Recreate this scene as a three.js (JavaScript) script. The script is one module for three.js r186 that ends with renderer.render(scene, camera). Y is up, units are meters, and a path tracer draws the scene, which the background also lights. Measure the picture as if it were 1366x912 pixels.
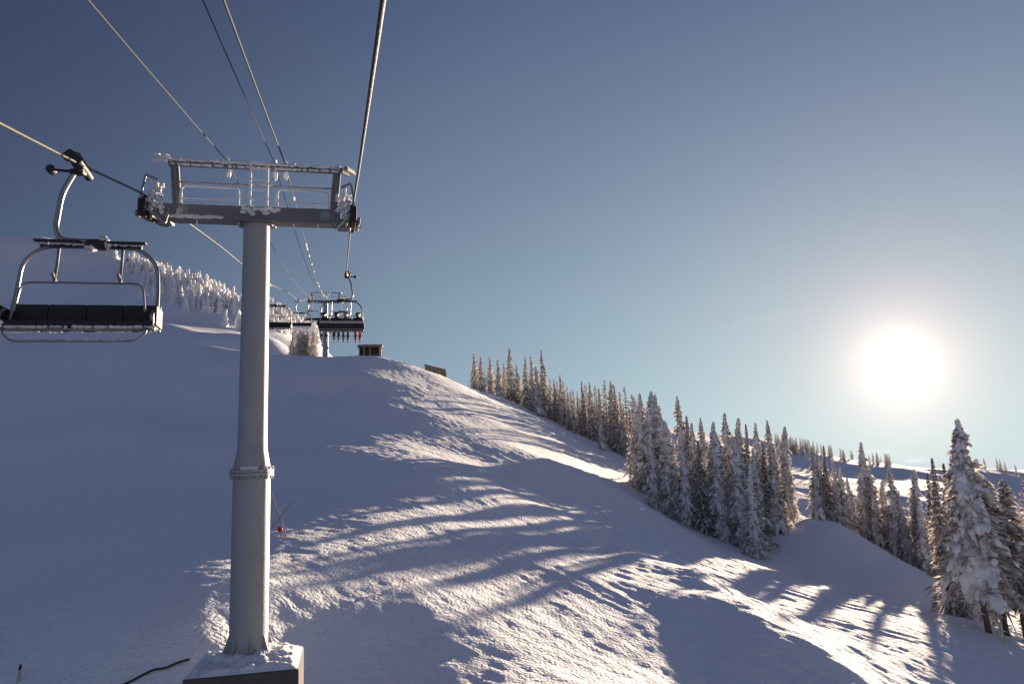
import * as THREE from 'three';
import { mergeGeometries } from 'three/addons/utils/BufferGeometryUtils.js';
import { RoundedBoxGeometry } from 'three/addons/geometries/RoundedBoxGeometry.js';
import { MarchingCubes } from 'three/addons/objects/MarchingCubes.js';
import { createNoise2D, createNoise3D } from 'simplex-noise';

// ───────────────────────────── camera, sky, sun, exposure ─────────────────────────────
const D2R = Math.PI / 180, FPX = 1000;
const EXPOSURE = 3.6;
const scene = new THREE.Scene();
const camera = new THREE.PerspectiveCamera(2 * Math.atan(456 / FPX) / D2R, 1366 / 912, 0.1, 60000);
camera.rotation.set(10.43 * D2R, 0, -2.5 * D2R, 'YXZ');
camera.updateMatrixWorld();
scene.add(camera);
const renderer = new THREE.WebGLRenderer({ antialias: true });
renderer.toneMapping = THREE.LinearToneMapping;
renderer.toneMappingExposure = EXPOSURE;
renderer.shadowMap.enabled = true;

const V = (x, y, z) => new THREE.Vector3(x, y, z);
const ray = (u, v) => V((u - 683) / FPX, -(v - 456) / FPX, -1).applyQuaternion(camera.quaternion);
const at = (u, v, F) => { const r = ray(u, v); return r.multiplyScalar(F / -r.z); };   // a photo direction at F metres ahead
const sunDir = ray(1200, 483).normalize();

const sun = new THREE.DirectionalLight(new THREE.Color().setRGB(1.0, 0.79, 0.58), 4.1);
sun.position.copy(sunDir).multiplyScalar(400).add(V(0, 0, -60));
sun.target.position.set(0, 0, -60);
sun.castShadow = true;
Object.assign(sun.shadow.camera, { left: -180, right: 180, top: 120, bottom: -120, near: 1, far: 900 });
sun.shadow.mapSize.set(4096, 4096);
scene.add(sun, sun.target);

function clamp(x, a = 0, b = 1) { return Math.max(a, Math.min(b, x)); }
function smooth(a, b, x) { const t = clamp((x - a) / (b - a)); return t * t * (3 - 2 * t); }
function mix(a, b, t) { return a + (b - a) * t; }
{
  const wisps = [[1206, 619, .026, .0032, .22], [1150, 606, .03, .004, .08], [1010, 425, .05, .003, .03]].map(([u, v, L, T, amp]) => { const c = ray(u, v).normalize(), e = ray(u + 20, v - 3).normalize(), sd = e.sub(c).normalize(); return [c, sd, sd.clone().cross(c).normalize(), L, T, amp]; });   // thin cirrus streaks low by the sun
  // clear winter air: deep blue away from the sun, paler towards the horizon, a white aureole round the sun
  const W = 2048, Hh = 1024, data = new Float32Array(W * Hh * 4);
  for (let j = 0; j < Hh; j++) {
    const el = ((j + 0.5) / Hh - 0.5) * Math.PI, cy = Math.cos(el), y = Math.sin(el), e = Math.max(el / D2R, 0);
    for (let i = 0; i < W; i++) {
      const a = ((i + 0.5) / W - 0.5) * 2 * Math.PI, dx = Math.cos(a) * cy, dz = Math.sin(a) * cy;
      const g = Math.acos(clamp(dx * sunDir.x + y * sunDir.y + dz * sunDir.z, -1, 1)) / D2R;
      const hor = Math.exp(-Math.hypot(e, 5) / 24), deep = Math.exp(-Math.pow(Math.max(g - 35, 0) / 36, 1.5)), w = Math.exp(-g / 44) * deep, m = Math.exp(-g / 6), core = 0.6 * Math.exp(-Math.pow(g / 1.7, 2)) + 0.30 * Math.exp(-Math.pow(g / 4.0, 2)), zenFill = smooth(34, 80, e);  // zenith term: brightness added above the view to lift the shaded snow
      const k = (j * W + i) * 4;
      if (el < 0) { data[k] = .70 / EXPOSURE; data[k + 1] = .75 / EXPOSURE; data[k + 2] = .78 / EXPOSURE; data[k + 3] = 1; continue; }
      const back = smooth(70, 130, g);                                       // natural rise opposite the sun, raised further out of view to lift the shade
      data[k] = (0.011 + 0.036 * hor + 0.79 * w * hor + 0.34 * m + core + back * (.045 + .15 * hor) + zenFill * .058) / EXPOSURE;
      data[k + 1] = (0.017 + 0.055 * hor + 1.07 * w * hor + 0.06 * m + core * .98 + back * (.06 + .205 * hor) + zenFill * .045) / EXPOSURE;
      data[k + 2] = (0.044 + 0.10 * hor + 0.13 * hor * deep + 0.20 * w + 0.63 * w * hor + 0.02 * m + core * .95 + back * (.09 + .28 * hor) + zenFill * .095) / EXPOSURE;
      for (const [c, sd, up, L, T, amp] of wisps) { const q = dx * c.x + y * c.y + dz * c.z; if (q > .99) { const a1 = (dx * sd.x + y * sd.y + dz * sd.z) / L, a2 = (dx * up.x + y * up.y + dz * up.z + .006 * a1 * a1) / T, v = amp * Math.exp(-a1 * a1 - a2 * a2) / EXPOSURE; data[k] += v; data[k + 1] += v; data[k + 2] += v; } }
      const warm = Math.exp(-g / 9); data[k + 1] *= 1 - .09 * warm; data[k + 2] *= 1 - .15 * warm;
      data[k + 3] = 1;
    }
  }
  const t = new THREE.DataTexture(data, W, Hh, THREE.RGBAFormat, THREE.FloatType);
  t.mapping = THREE.EquirectangularReflectionMapping;
  t.magFilter = t.minFilter = THREE.LinearFilter; t.needsUpdate = true;
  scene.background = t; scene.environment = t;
}

// ───────────────────────────── helpers ─────────────────────────────
let seed = 12345;
function mulberry(a) { return () => { a |= 0; a = a + 0x6D2B79F5 | 0; let t = Math.imul(a ^ a >>> 15, 1 | a); t = t + Math.imul(t ^ t >>> 7, 61 | t) ^ t; return ((t ^ t >>> 14) >>> 0) / 4294967296; }; }
const n2 = createNoise2D(mulberry(7)), n2b = createNoise2D(mulberry(19)), n3 = createNoise3D(mulberry(31));
const taken = {};
function numbered(name) { const n = taken[name] = (taken[name] ?? -1) + 1; return n ? `${name}_${String(n).padStart(3, '0')}` : name; }
function shade(o) { o.traverse(m => { if (m.isMesh) { m.castShadow = true; m.receiveShadow = true; } }); return o; }
function thing(name, label, category, group, pos) {
  const o = new THREE.Group(); o.name = numbered(name); o.userData = { label, category }; if (group) o.userData.group = group;
  if (pos) o.position.copy(pos); scene.add(o); return o;
}
function part(name, geo, material, parent) {
  const g = Array.isArray(geo) ? mergeGeometries(geo.map(x => { const y = x.index ? x.toNonIndexed() : x; for (const k of Object.keys(y.attributes)) if (!['position', 'normal', 'uv'].includes(k)) y.deleteAttribute(k); return y; })) : geo;
  const m = new THREE.Mesh(g, material); m.name = name; if (name === 'rime') m.userData.kind = 'stuff'; m.castShadow = m.receiveShadow = true; parent.add(m); return m;
}
const box = (w, h, d, x = 0, y = 0, z = 0, r = 0.01, rot) => {
  const g = new RoundedBoxGeometry(w, h, d, 1, Math.min(r, w / 2.2, h / 2.2, d / 2.2));
  if (rot) g.applyMatrix4(new THREE.Matrix4().makeRotationFromEuler(new THREE.Euler(...rot)));
  return g.translate(x, y, z);
};
function cyl(a, b, r0, r1 = r0, seg = 16) {
  const d = b.clone().sub(a), g = new THREE.CylinderGeometry(r1, r0, d.length(), seg, 1);
  g.applyQuaternion(new THREE.Quaternion().setFromUnitVectors(V(0, 1, 0), d.clone().normalize()));
  const c = a.clone().add(b).multiplyScalar(0.5); return g.translate(c.x, c.y, c.z);
}
// a bent tube: straight runs joined by rounded corners
function pipe(pts, r, bend = 0.12, seg = 10, closed = false) {
  const path = new THREE.CurvePath(); let prev = pts[0];
  for (let i = 1; i < pts.length; i++) {
    if (i === pts.length - 1) { path.add(new THREE.LineCurve3(prev.clone(), pts[i].clone())); break; }
    const a = pts[i].clone().sub(pts[i - 1]), b = pts[i + 1].clone().sub(pts[i]);
    const k = Math.min(bend, a.length() * 0.45, b.length() * 0.45);
    const p = pts[i].clone().sub(a.normalize().multiplyScalar(k)), q = pts[i].clone().add(b.normalize().multiplyScalar(k));
    path.add(new THREE.LineCurve3(prev.clone(), p)); path.add(new THREE.QuadraticBezierCurve3(p, pts[i].clone(), q)); prev = q;
  }
  return sweep(path.curves.flatMap((c, i) => { const n = c.isLineCurve3 ? 1 : 5; return c.getPoints(n).slice(i ? 1 : 0); }), r, seg);
}
// round sweep along points with parallel frames; r may be a function of the share of the length
function sweep(P, r, seg = 10) {
  const pos = [], nor = [], uv = [], idx = []; let up = null;
  for (let i = 0; i < P.length; i++) {
    const t = P[Math.min(i + 1, P.length - 1)].clone().sub(P[Math.max(i - 1, 0)]).normalize();
    if (!up) { up = Math.abs(t.y) < 0.9 ? V(0, 1, 0) : V(1, 0, 0); }
    up = up.clone().sub(t.clone().multiplyScalar(up.dot(t))).normalize();
    const s = t.clone().cross(up), rr = typeof r === 'function' ? r(i / (P.length - 1)) : r;
    for (let k = 0; k <= seg; k++) {
      const a = k / seg * Math.PI * 2, n = up.clone().multiplyScalar(Math.cos(a)).add(s.clone().multiplyScalar(Math.sin(a)));
      pos.push(P[i].x + n.x * rr, P[i].y + n.y * rr, P[i].z + n.z * rr); nor.push(n.x, n.y, n.z); uv.push(k / seg, i);
    }
  }
  for (let i = 0; i < P.length - 1; i++) for (let k = 0; k < seg; k++) {
    const a = i * (seg + 1) + k, b = a + seg + 1; idx.push(a, a + 1, b, b, a + 1, b + 1);
  }
  for (const [c, dir] of [[0, 1], [P.length - 1, -1]]) {                 // end caps
    const base = pos.length / 3, t = P[c ? c - 1 : 0].clone().sub(P[c ? c : 1]).normalize().multiplyScalar(c ? -1 : 1);
    pos.push(P[c].x, P[c].y, P[c].z); nor.push(t.x, t.y, t.z); uv.push(0, 0);
    for (let k = 0; k <= seg; k++) { const j = (c * (seg + 1) + k) * 3; pos.push(pos[j], pos[j + 1], pos[j + 2]); nor.push(t.x, t.y, t.z); uv.push(0, 0); }
    for (let k = 0; k < seg; k++) dir > 0 ? idx.push(base, base + k + 2, base + k + 1) : idx.push(base, base + k + 1, base + k + 2);
  }
  const g = new THREE.BufferGeometry();
  g.setAttribute('position', new THREE.Float32BufferAttribute(pos, 3)); g.setAttribute('normal', new THREE.Float32BufferAttribute(nor, 3)); g.setAttribute('uv', new THREE.Float32BufferAttribute(uv, 2));
  g.setIndex(idx); return g;
}
// irregular clump of snow, an ellipsoid with noise
function clump(rx, ry, rz, x, y, z, s = 0.25, f = 1.5, wseg = 10, hseg = 7) {
  const g = new THREE.SphereGeometry(1, wseg, hseg), p = g.attributes.position, o = x * 3.1 + y * 1.7 + z * 2.3;
  for (let i = 0; i < p.count; i++) {
    const a = p.getX(i), b = p.getY(i), c = p.getZ(i), k = 1 + s * n3(a * f + o, b * f, c * f - o) + s * 0.5 * n3(a * f * 2.6, b * f * 2.6 + o, c * f * 2.6);
    p.setXYZ(i, a * k * rx + x, b * k * ry + y, c * k * rz + z);
  }
  g.computeVertexNormals(); return g;
}
// tiling noise, 0..1
function noiseTex(n, layers, s, post = v => v, srgb = null) {
  const nz = createNoise3D(mulberry(s)), nz2 = createNoise2D(mulberry(s + 1)), R = n / (2 * Math.PI), d = new Uint8Array(n * n * 4);
  const per = new Float32Array(n * n);
  for (const [cells, amp, ridged] of layers) {
    // value noise on a wrapped lattice, smooth
    const rnd = mulberry(s * 131 + cells), L = new Float32Array(cells * cells).map(() => rnd());
    for (let j = 0; j < n; j++) { const fy = j / n * cells, y0 = Math.floor(fy), ty = fy - y0, sy = ty * ty * (3 - 2 * ty);
      for (let i = 0; i < n; i++) { const fx = i / n * cells, x0 = Math.floor(fx), tx = fx - x0, sx = tx * tx * (3 - 2 * tx);
        const A = L[y0 % cells * cells + x0 % cells], B = L[y0 % cells * cells + (x0 + 1) % cells], C = L[(y0 + 1) % cells * cells + x0 % cells], E = L[(y0 + 1) % cells * cells + (x0 + 1) % cells];
        let v = mix(mix(A, B, sx), mix(C, E, sx), sy); if (ridged) v = Math.abs(v * 2 - 1); per[j * n + i] += amp * v; } }
  }
  let lo = 1e9, hi = -1e9; for (const v of per) { lo = Math.min(lo, v); hi = Math.max(hi, v); }
  for (let k = 0; k < n * n; k++) { const v = post((per[k] - lo) / (hi - lo)); const c = srgb ? srgb(v) : [v, v, v]; d[k * 4] = c[0] * 255; d[k * 4 + 1] = c[1] * 255; d[k * 4 + 2] = c[2] * 255; d[k * 4 + 3] = 255; }
  const t = new THREE.DataTexture(d, n, n); t.wrapS = t.wrapT = THREE.RepeatWrapping; t.magFilter = THREE.LinearFilter; t.minFilter = THREE.LinearFilter; if (srgb) t.colorSpace = THREE.SRGBColorSpace; t.needsUpdate = true; return t;
}
const lin = (r, g, b) => new THREE.Color().setRGB(r, g, b);
const std = (c, rough, metal = 0, o = {}) => new THREE.MeshStandardMaterial({ color: c, roughness: rough, metalness: metal, ...o });

const snowBump = noiseTex(1024, [[24, .5], [56, .6, true], [110, .5], [230, .35], [480, .18]], 5);
const rimeBump = noiseTex(256, [[8, .4], [20, .5], [48, .5], [100, .4]], 9);
const paintTone = noiseTex(512, [[4, .5], [12, .5], [40, .4], [120, .3]], 11, v => v, v => [0.90 + 0.1 * v, 0.90 + 0.1 * v, 0.90 + 0.1 * v]);
const M = {};
snowBump.repeat.set(1 / 9, 1 / 9);
M.ground = std(lin(.88, .89, .92), .85, 0, { bumpMap: snowBump, bumpScale: 0.062 });
M.snow = std(lin(.86, .87, .90), .9, 0, { bumpMap: rimeBump, bumpScale: 0.03 });
M.treeSnow = new THREE.MeshPhysicalMaterial({ color: lin(.92, .91, .92), roughness: .95, transmission: 0.15, thickness: 0 });
M.needle = new THREE.MeshPhysicalMaterial({ color: 0xffffff, vertexColors: true, roughness: 1, transmission: 0.45, thickness: 0, side: THREE.DoubleSide });
M.bark = std(lin(.13, .10, .08), .95, 0, { bumpMap: rimeBump, bumpScale: 0.03 });
M.rime = std(lin(.84, .85, .87), .95, 0, { bumpMap: rimeBump, bumpScale: 0.01 });
M.galv = std(lin(.42, .41, .41), .55, .35, { map: paintTone, bumpMap: rimeBump, bumpScale: .002 });
M.beam = std(lin(.20, .195, .20), .6, .25, { map: paintTone });
M.steel = std(lin(.30, .29, .28), .32, .85);
M.dark = std(lin(.022, .022, .024), .55, .1);
M.pad = std(lin(.016, .016, .018), .7);
M.rubber = std(lin(.02, .02, .02), .85);
M.rope = std(lin(.05, .047, .045), .6, .3, { bumpMap: rimeBump, bumpScale: .004 });
M.wire = std(lin(.035, .034, .034), .85, 0);
M.concrete = std(lin(.10, .092, .082), .9, 0, { map: paintTone, bumpMap: rimeBump, bumpScale: .006 });
M.wood = std(lin(.46, .29, .16), .8, 0, { map: paintTone });
M.greyWood = std(lin(.22, .20, .18), .85, 0, { map: paintTone });
M.red = std(lin(.55, .035, .03), .6);

// ───────────────────────────── terrain ─────────────────────────────
// control points: photo directions with their distance ahead, or (x, ahead, y) in metres with the camera at 0
const ctrl = [];
for (const [u, v, F] of [
  [470, 912, 22.0], [560, 890, 23.2], [400, 870, 23.0], [700, 912, 22.0], [950, 912, 26.4], [1200, 912, 34], [1366, 905, 40],
  [0, 912, 22.5], [150, 912, 19.6], [250, 770, 25], [150, 800, 24.5], [0, 700, 45], [130, 700, 41], [0, 560, 70], [150, 560, 71], [280, 700, 37], [280, 650, 53], [330, 630, 53], [230, 830, 21.2], [250, 560, 76], [340, 770, 24.8],
  [400, 640, 49], [430, 560, 72], [430, 500, 90], [434, 473, 107], [330, 468, 104], [200, 457, 102], [0, 457, 98], [-300, 480, 90],
  [510, 475, 108], [600, 510, 132], [680, 537, 144], [760, 575, 146], [830, 607, 136], [880, 685, 88], [1020, 748, 79], [1250, 825, 54], [1330, 852, 51], [950, 722, 82], [1130, 785, 66],
  [600, 640, 52], [600, 560, 82], [600, 720, 36], [600, 800, 27.5], [700, 640, 66], [750, 700, 51], [700, 580, 93], [800, 640, 78], [850, 745, 50], [800, 850, 28.2], [950, 800, 41], [1050, 850, 36], [1150, 870, 37.5], [1050, 800, 48],
  [1090, 691, 93], [1050, 706, 95], [1175, 728, 100], [1240, 768, 92], [1060, 655, 130], [1060, 612, 190], [1130, 640, 170], [1240, 650, 160], [1366, 690, 130], [1380, 648, 225], [1290, 640, 225], [1000, 590, 230],
  [60, 322, 430], [0, 328, 430], [-200, 345, 430], [100, 324, 420], [200, 356, 400], [320, 398, 360], [390, 434, 300], [425, 478, 260], [425, 474, 320], [460, 505, 330], [450, 500, 390], [470, 520, 240], [440, 520, 185], [410, 492, 200], [440, 505, 150], [400, 490, 150],
  [100, 440, 200], [300, 446, 178], [200, 400, 290], [0, 400, 320], [0, 445, 220], [370, 454, 178],
]) { const p = at(u, v, F); ctrl.push([p.x, F, p.y]); }
ctrl.push([-6.3, 18, -5.1], [0, 0, -9.2], [0, -40, -19], [-40, -40, -18], [40, -40, -24], [-40, 0, -13], [40, 0, -20], [80, 30, -25], [100, 0, -34], [150, 60, -33], [150, 150, -30],
  [-60, 150, 20], [-10, 150, 19], [40, 180, 9], [-20, 190, 19], [120, 250, -25], [0, 260, 6], [60, 300, -10], [-200, 600, 60], [-350, 600, 70], [-100, 500, 30], [-120, 60, 0], [-160, 160, 20], [100, 90, -18]);
const tps = (() => {
  const n = ctrl.length, N = n + 3, S = 100, P = ctrl.map(([x, f]) => [x / S, f / S]), K = d2 => d2 > 1e-12 ? 0.5 * d2 * Math.log(d2) : 0;
  const A = Array.from({ length: N }, () => new Float64Array(N + 1));
  for (let i = 0; i < n; i++) {
    for (let j = 0; j < n; j++) A[i][j] = K((P[i][0] - P[j][0]) ** 2 + (P[i][1] - P[j][1]) ** 2) + (i === j ? 2e-4 : 0);
    A[i][n] = A[n][i] = 1; A[i][n + 1] = A[n + 1][i] = P[i][0]; A[i][n + 2] = A[n + 2][i] = P[i][1]; A[i][N] = ctrl[i][2];
  }
  for (let c = 0; c < N; c++) {
    let p = c; for (let r = c + 1; r < N; r++) if (Math.abs(A[r][c]) > Math.abs(A[p][c])) p = r;
    [A[c], A[p]] = [A[p], A[c]];
    for (let r = 0; r < N; r++) if (r !== c) { const k = A[r][c] / A[c][c]; if (k) for (let q = c; q <= N; q++) A[r][q] -= k * A[c][q]; }
  }
  const w = A.map((r, i) => r[N] / r[i]), px = P.map(p => p[0]), pf = P.map(p => p[1]);
  return (x, f) => { x /= S; f /= S; let s = w[n] + w[n + 1] * x + w[n + 2] * f; for (let i = 0; i < n; i++) { const dx = x - px[i], df = f - pf[i], d2 = dx * dx + df * df; if (d2 > 1e-12) s += w[i] * 0.5 * d2 * Math.log(d2); } return s; };
})();
function baseHeight(x, f) {
  const d = Math.hypot(x + 60, f - 150), w = smooth(430, 900, d);
  const far = w > 0 ? -210 + 90 * n2(x / 1500, f / 1500) + 36 * n2(x / 420 + 5, f / 420) - Math.min(d, 9000) * 0.012 : 0;
  return w >= 1 ? far : mix(tps(x, f), far, w);
}
// ski tracks run down the fall line of the right-hand shoulder
const trackDir = (() => { const a = at(870, 742, 43), b = at(1180, 880, 36.5); return [b.x - a.x, -(b.z - a.z)].map((v, i, q) => v / Math.hypot(...q)); })();
// a low roll of wind-packed snow along the shoulder
const roll = [[770, 775, 40], [865, 757, 47.5], [950, 802, 40.5], [1020, 848, 35.5], [1095, 912, 30.5]].map(([u, v, F]) => [at(u, v, F).x, F]);
function rollHeight(x, f) {
  let h = 0; for (let i = 1; i < roll.length; i++) { const [ax, af] = roll[i - 1], [bx, bf] = roll[i], dx = bx - ax, df = bf - af, t = clamp(((x - ax) * dx + (f - af) * df) / (dx * dx + df * df)), d = Math.hypot(x - ax - dx * t, f - af - df * t); if (d < 14) h = Math.max(h, Math.exp(-Math.pow(d / 3.4, 2)) * smooth(0, .5, (i - 1 + t) / (roll.length - 1))); }
  return h ? 0.95 * h * (0.85 + .3 * n2(x / 6, f / 6)) : 0;
}
function detail(x, f) {
  const d = Math.hypot(x, f - 10); let h = 0;
  const near = 1 - smooth(110, 260, d);
  h += 0.30 * n2(x / 17 + 3, f / 17) * (1 - smooth(300, 600, d)) + 0.5 * n2b(x / 60, f / 60) * (1 - smooth(500, 900, d)) + 1.6 * n2(x / 42 + 11, f / 42) * smooth(190, 280, d) * (1 - smooth(500, 900, d));
  h += rollHeight(x, f);
  if (near > 0) {
    const rough = smooth(-26, -8, x + 0.23 * (f - 18) * 0 + 0.22 * (f - 18)) ;          // groomed and smooth on the left, skied up on the right
    h += near * mix(0.35, 1, rough) * (0.065 * n2b(x / 6.2, f / 6.2) + 0.022 * n2(x / 2.1 + 9, f / 2.1) * mix(0.3, 1, rough));
    const a = x * trackDir[0] + f * trackDir[1], b = -x * trackDir[1] + f * trackDir[0];
    const tr = smooth(-4, 9, x - 0.05 * (f - 30)) * (1 - smooth(62, 90, f));
    h += near * (0.12 + 0.88 * tr) * rough * ((0.05 + .035 * smooth(6, 14, x)) * n2(a / 16 + 40, b / 1.7 + 1.5 * n2b(a / 11, b / 11)) + 0.035 * n2b(a / 9, b / 0.6 + 20) * (0.5 + 0.5 * n2(x / 7, f / 7)) - 0.05 * smooth(.72, .9, n2b(a / 40 + 7, b / 1.3)));
    h += near * rough * (0.036 * n2(x / 0.8, f / 0.8) + 0.05 * Math.max(0, n2b(x / .55 + 30, f / .55) - .35) * smooth(-.1, .5, n2(x / 9 + 50, f / 9)));
  }
  return h;
}
const height = (x, f) => baseHeight(x, f) + detail(x, f);
{
  const axis = (segs) => { const o = []; for (const [a, b, s] of segs) for (let v = a; v < b - 1e-6; v += s) o.push(v); return o; };
  const xs = [-14000, -9000, -6000, -4000, -2800, -2000, -1500, -1200, -1000, -850, -750, ...axis([[-660, -300, 9], [-300, -80, 4], [-80, -24, .8], [-24, 38, .25], [38, 80, .7], [80, 220, 3.5], [220, 500, 14]]), 500, 560, 640, 760, 950, 1200, 1600, 2200, 3000, 4200, 6000, 9000, 14000];
  const fs = [-6000, -2500, -1200, -600, -300, -150, -100, -70, ...axis([[-60, 10, 2], [10, 16, .5], [16, 70, .25], [70, 115, .4], [115, 160, .9], [160, 330, 3], [330, 560, 6], [560, 700, 14]]), 700, 780, 900, 1100, 1400, 1800, 2400, 3200, 4500, 6500, 9500, 14000, 20000, 30000];
  const nx = xs.length, nf = fs.length, pos = new Float32Array(nx * nf * 3), uv = new Float32Array(nx * nf * 2), idx = new Uint32Array((nx - 1) * (nf - 1) * 6);
  for (let j = 0, k = 0; j < nf; j++) for (let i = 0; i < nx; i++, k++) { pos.set([xs[i], height(xs[i], fs[j]), -fs[j]], k * 3); uv.set([xs[i], fs[j]], k * 2); }
  for (let j = 0, q = 0; j < nf - 1; j++) for (let i = 0; i < nx - 1; i++) { const a = j * nx + i, b = a + nx; idx.set([a, a + 1, b, b, a + 1, b + 1], q); q += 6; }
  const g = new THREE.BufferGeometry(); g.setAttribute('position', new THREE.BufferAttribute(pos, 3)); g.setAttribute('uv', new THREE.BufferAttribute(uv, 2)); g.setIndex(new THREE.BufferAttribute(idx, 1)); g.computeVertexNormals();
  const m = new THREE.Mesh(g, M.ground); m.name = 'snow_slope'; m.castShadow = m.receiveShadow = true;
  m.userData = { kind: 'structure', label: 'snow covered mountain slope and piste', category: 'snow' }; scene.add(m);
  console.log('terrain', nx, nf, nx * nf * 2);
}

// ───────────────────────────── lift line frame ─────────────────────────────
const T1 = at(331, 866, 18), T2 = at(434, 473, 107);
const along = V(T2.x - T1.x, 0, T2.z - T1.z).normalize(), right = V(-along.z, 0, along.x);
const yaw = Math.atan2(-along.x, -along.z);                                  // rotation that turns -z to the uphill direction
const mid = T1.dot(right), l1 = T1.dot(along), l2 = T2.dot(along);
const lift = (lat, y, l) => right.clone().multiplyScalar(lat).add(along.clone().multiplyScalar(l)).setY(y);
const HALF = 2.37, latL = mid - HALF, latR = mid + HALF;
const top2 = at(435, 400, 107).y;
const ropeCurve = new THREE.CatmullRomCurve3([[-60, -11.3], [-30, -4.4], [0, 2.42], [10.6, 4.98], [13.7, 5.76], [l1 - 1.2, 6.83], [l1, 7.1], [l1 + 1.2, 7.38], [28.6, 9.1], [35, 10.3], [48.8, 13.05], [66, 16.9], [84, 20.6], [l2 - 1.5, top2 - .15], [l2, top2 + .2], [l2 + 1.5, top2 + .5], [l2 + 20, top2 + 3], [l2 + 60, top2 + 6]].map(([l, y]) => V(0, y, l)), false, 'centripetal');
const ropePts = ropeCurve.getPoints(400);
function ropeY(l) { for (let i = 1; i < ropePts.length; i++) if (ropePts[i].z >= l) { const a = ropePts[i - 1], b = ropePts[i]; return mix(a.y, b.y, (l - a.z) / (b.z - a.z)); } return top2; }
console.log('lift az', yaw / D2R, 'mid', mid, 'l1', l1, 'l2', l2, 'top2', top2, 'trackDir', trackDir);

// ───────────────────────────── snow laden firs ─────────────────────────────
class Soup {
  constructor() { this.p = []; this.c = []; this.i = []; }
  tri(a, b, c, col) { const k = this.p.length / 3; this.p.push(a.x, a.y, a.z, b.x, b.y, b.z, c.x, c.y, c.z); for (let q = 0; q < 3; q++) this.c.push(...col); this.i.push(k, k + 1, k + 2); }
  quad(a, b, c, d, col) { const k = this.p.length / 3; for (const v of [a, b, c, d]) { this.p.push(v.x, v.y, v.z); this.c.push(...col); } this.i.push(k, k + 1, k + 2, k, k + 2, k + 3); }
  geo() { const g = new THREE.BufferGeometry(); g.setAttribute('position', new THREE.Float32BufferAttribute(this.p, 3)); g.setAttribute('color', new THREE.Float32BufferAttribute(this.c, 3)); g.setIndex(this.i); g.computeVertexNormals(); return g; }
}
class Blobs {
  constructor() { this.p = []; this.i = []; }
  // lumpy ellipsoid with its own axes
  add(c, ax, ay, az, seg, rows, rnd, s = 0.3) {
    const k = this.p.length / 3, o = rnd() * 100;
    for (let r = 0; r <= rows; r++) for (let q = 0; q < seg; q++) {
      const th = r / rows * Math.PI, ph = q / seg * 2 * Math.PI + r * 0.4, X = Math.sin(th) * Math.cos(ph), Y = Math.cos(th), Z = Math.sin(th) * Math.sin(ph);
      const m = 1 + s * n3(X * 1.6 + o, Y * 1.6, Z * 1.6 - o) + s * 0.4 * n3(X * 4 - o, Y * 4, Z * 4);
      this.p.push(c.x + m * (ax.x * X + ay.x * Y + az.x * Z), c.y + m * (ax.y * X + ay.y * Y + az.y * Z), c.z + m * (ax.z * X + ay.z * Y + az.z * Z));
    }
    for (let r = 0; r < rows; r++) for (let q = 0; q < seg; q++) { const a = k + r * seg + q, b = k + r * seg + (q + 1) % seg; this.i.push(a, b, a + seg, b, b + seg, a + seg); }
  }
  geo() { const g = new THREE.BufferGeometry(); g.setAttribute('position', new THREE.Float32BufferAttribute(this.p, 3)); g.setIndex(this.i); g.computeVertexNormals(); return g; }
}
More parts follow.
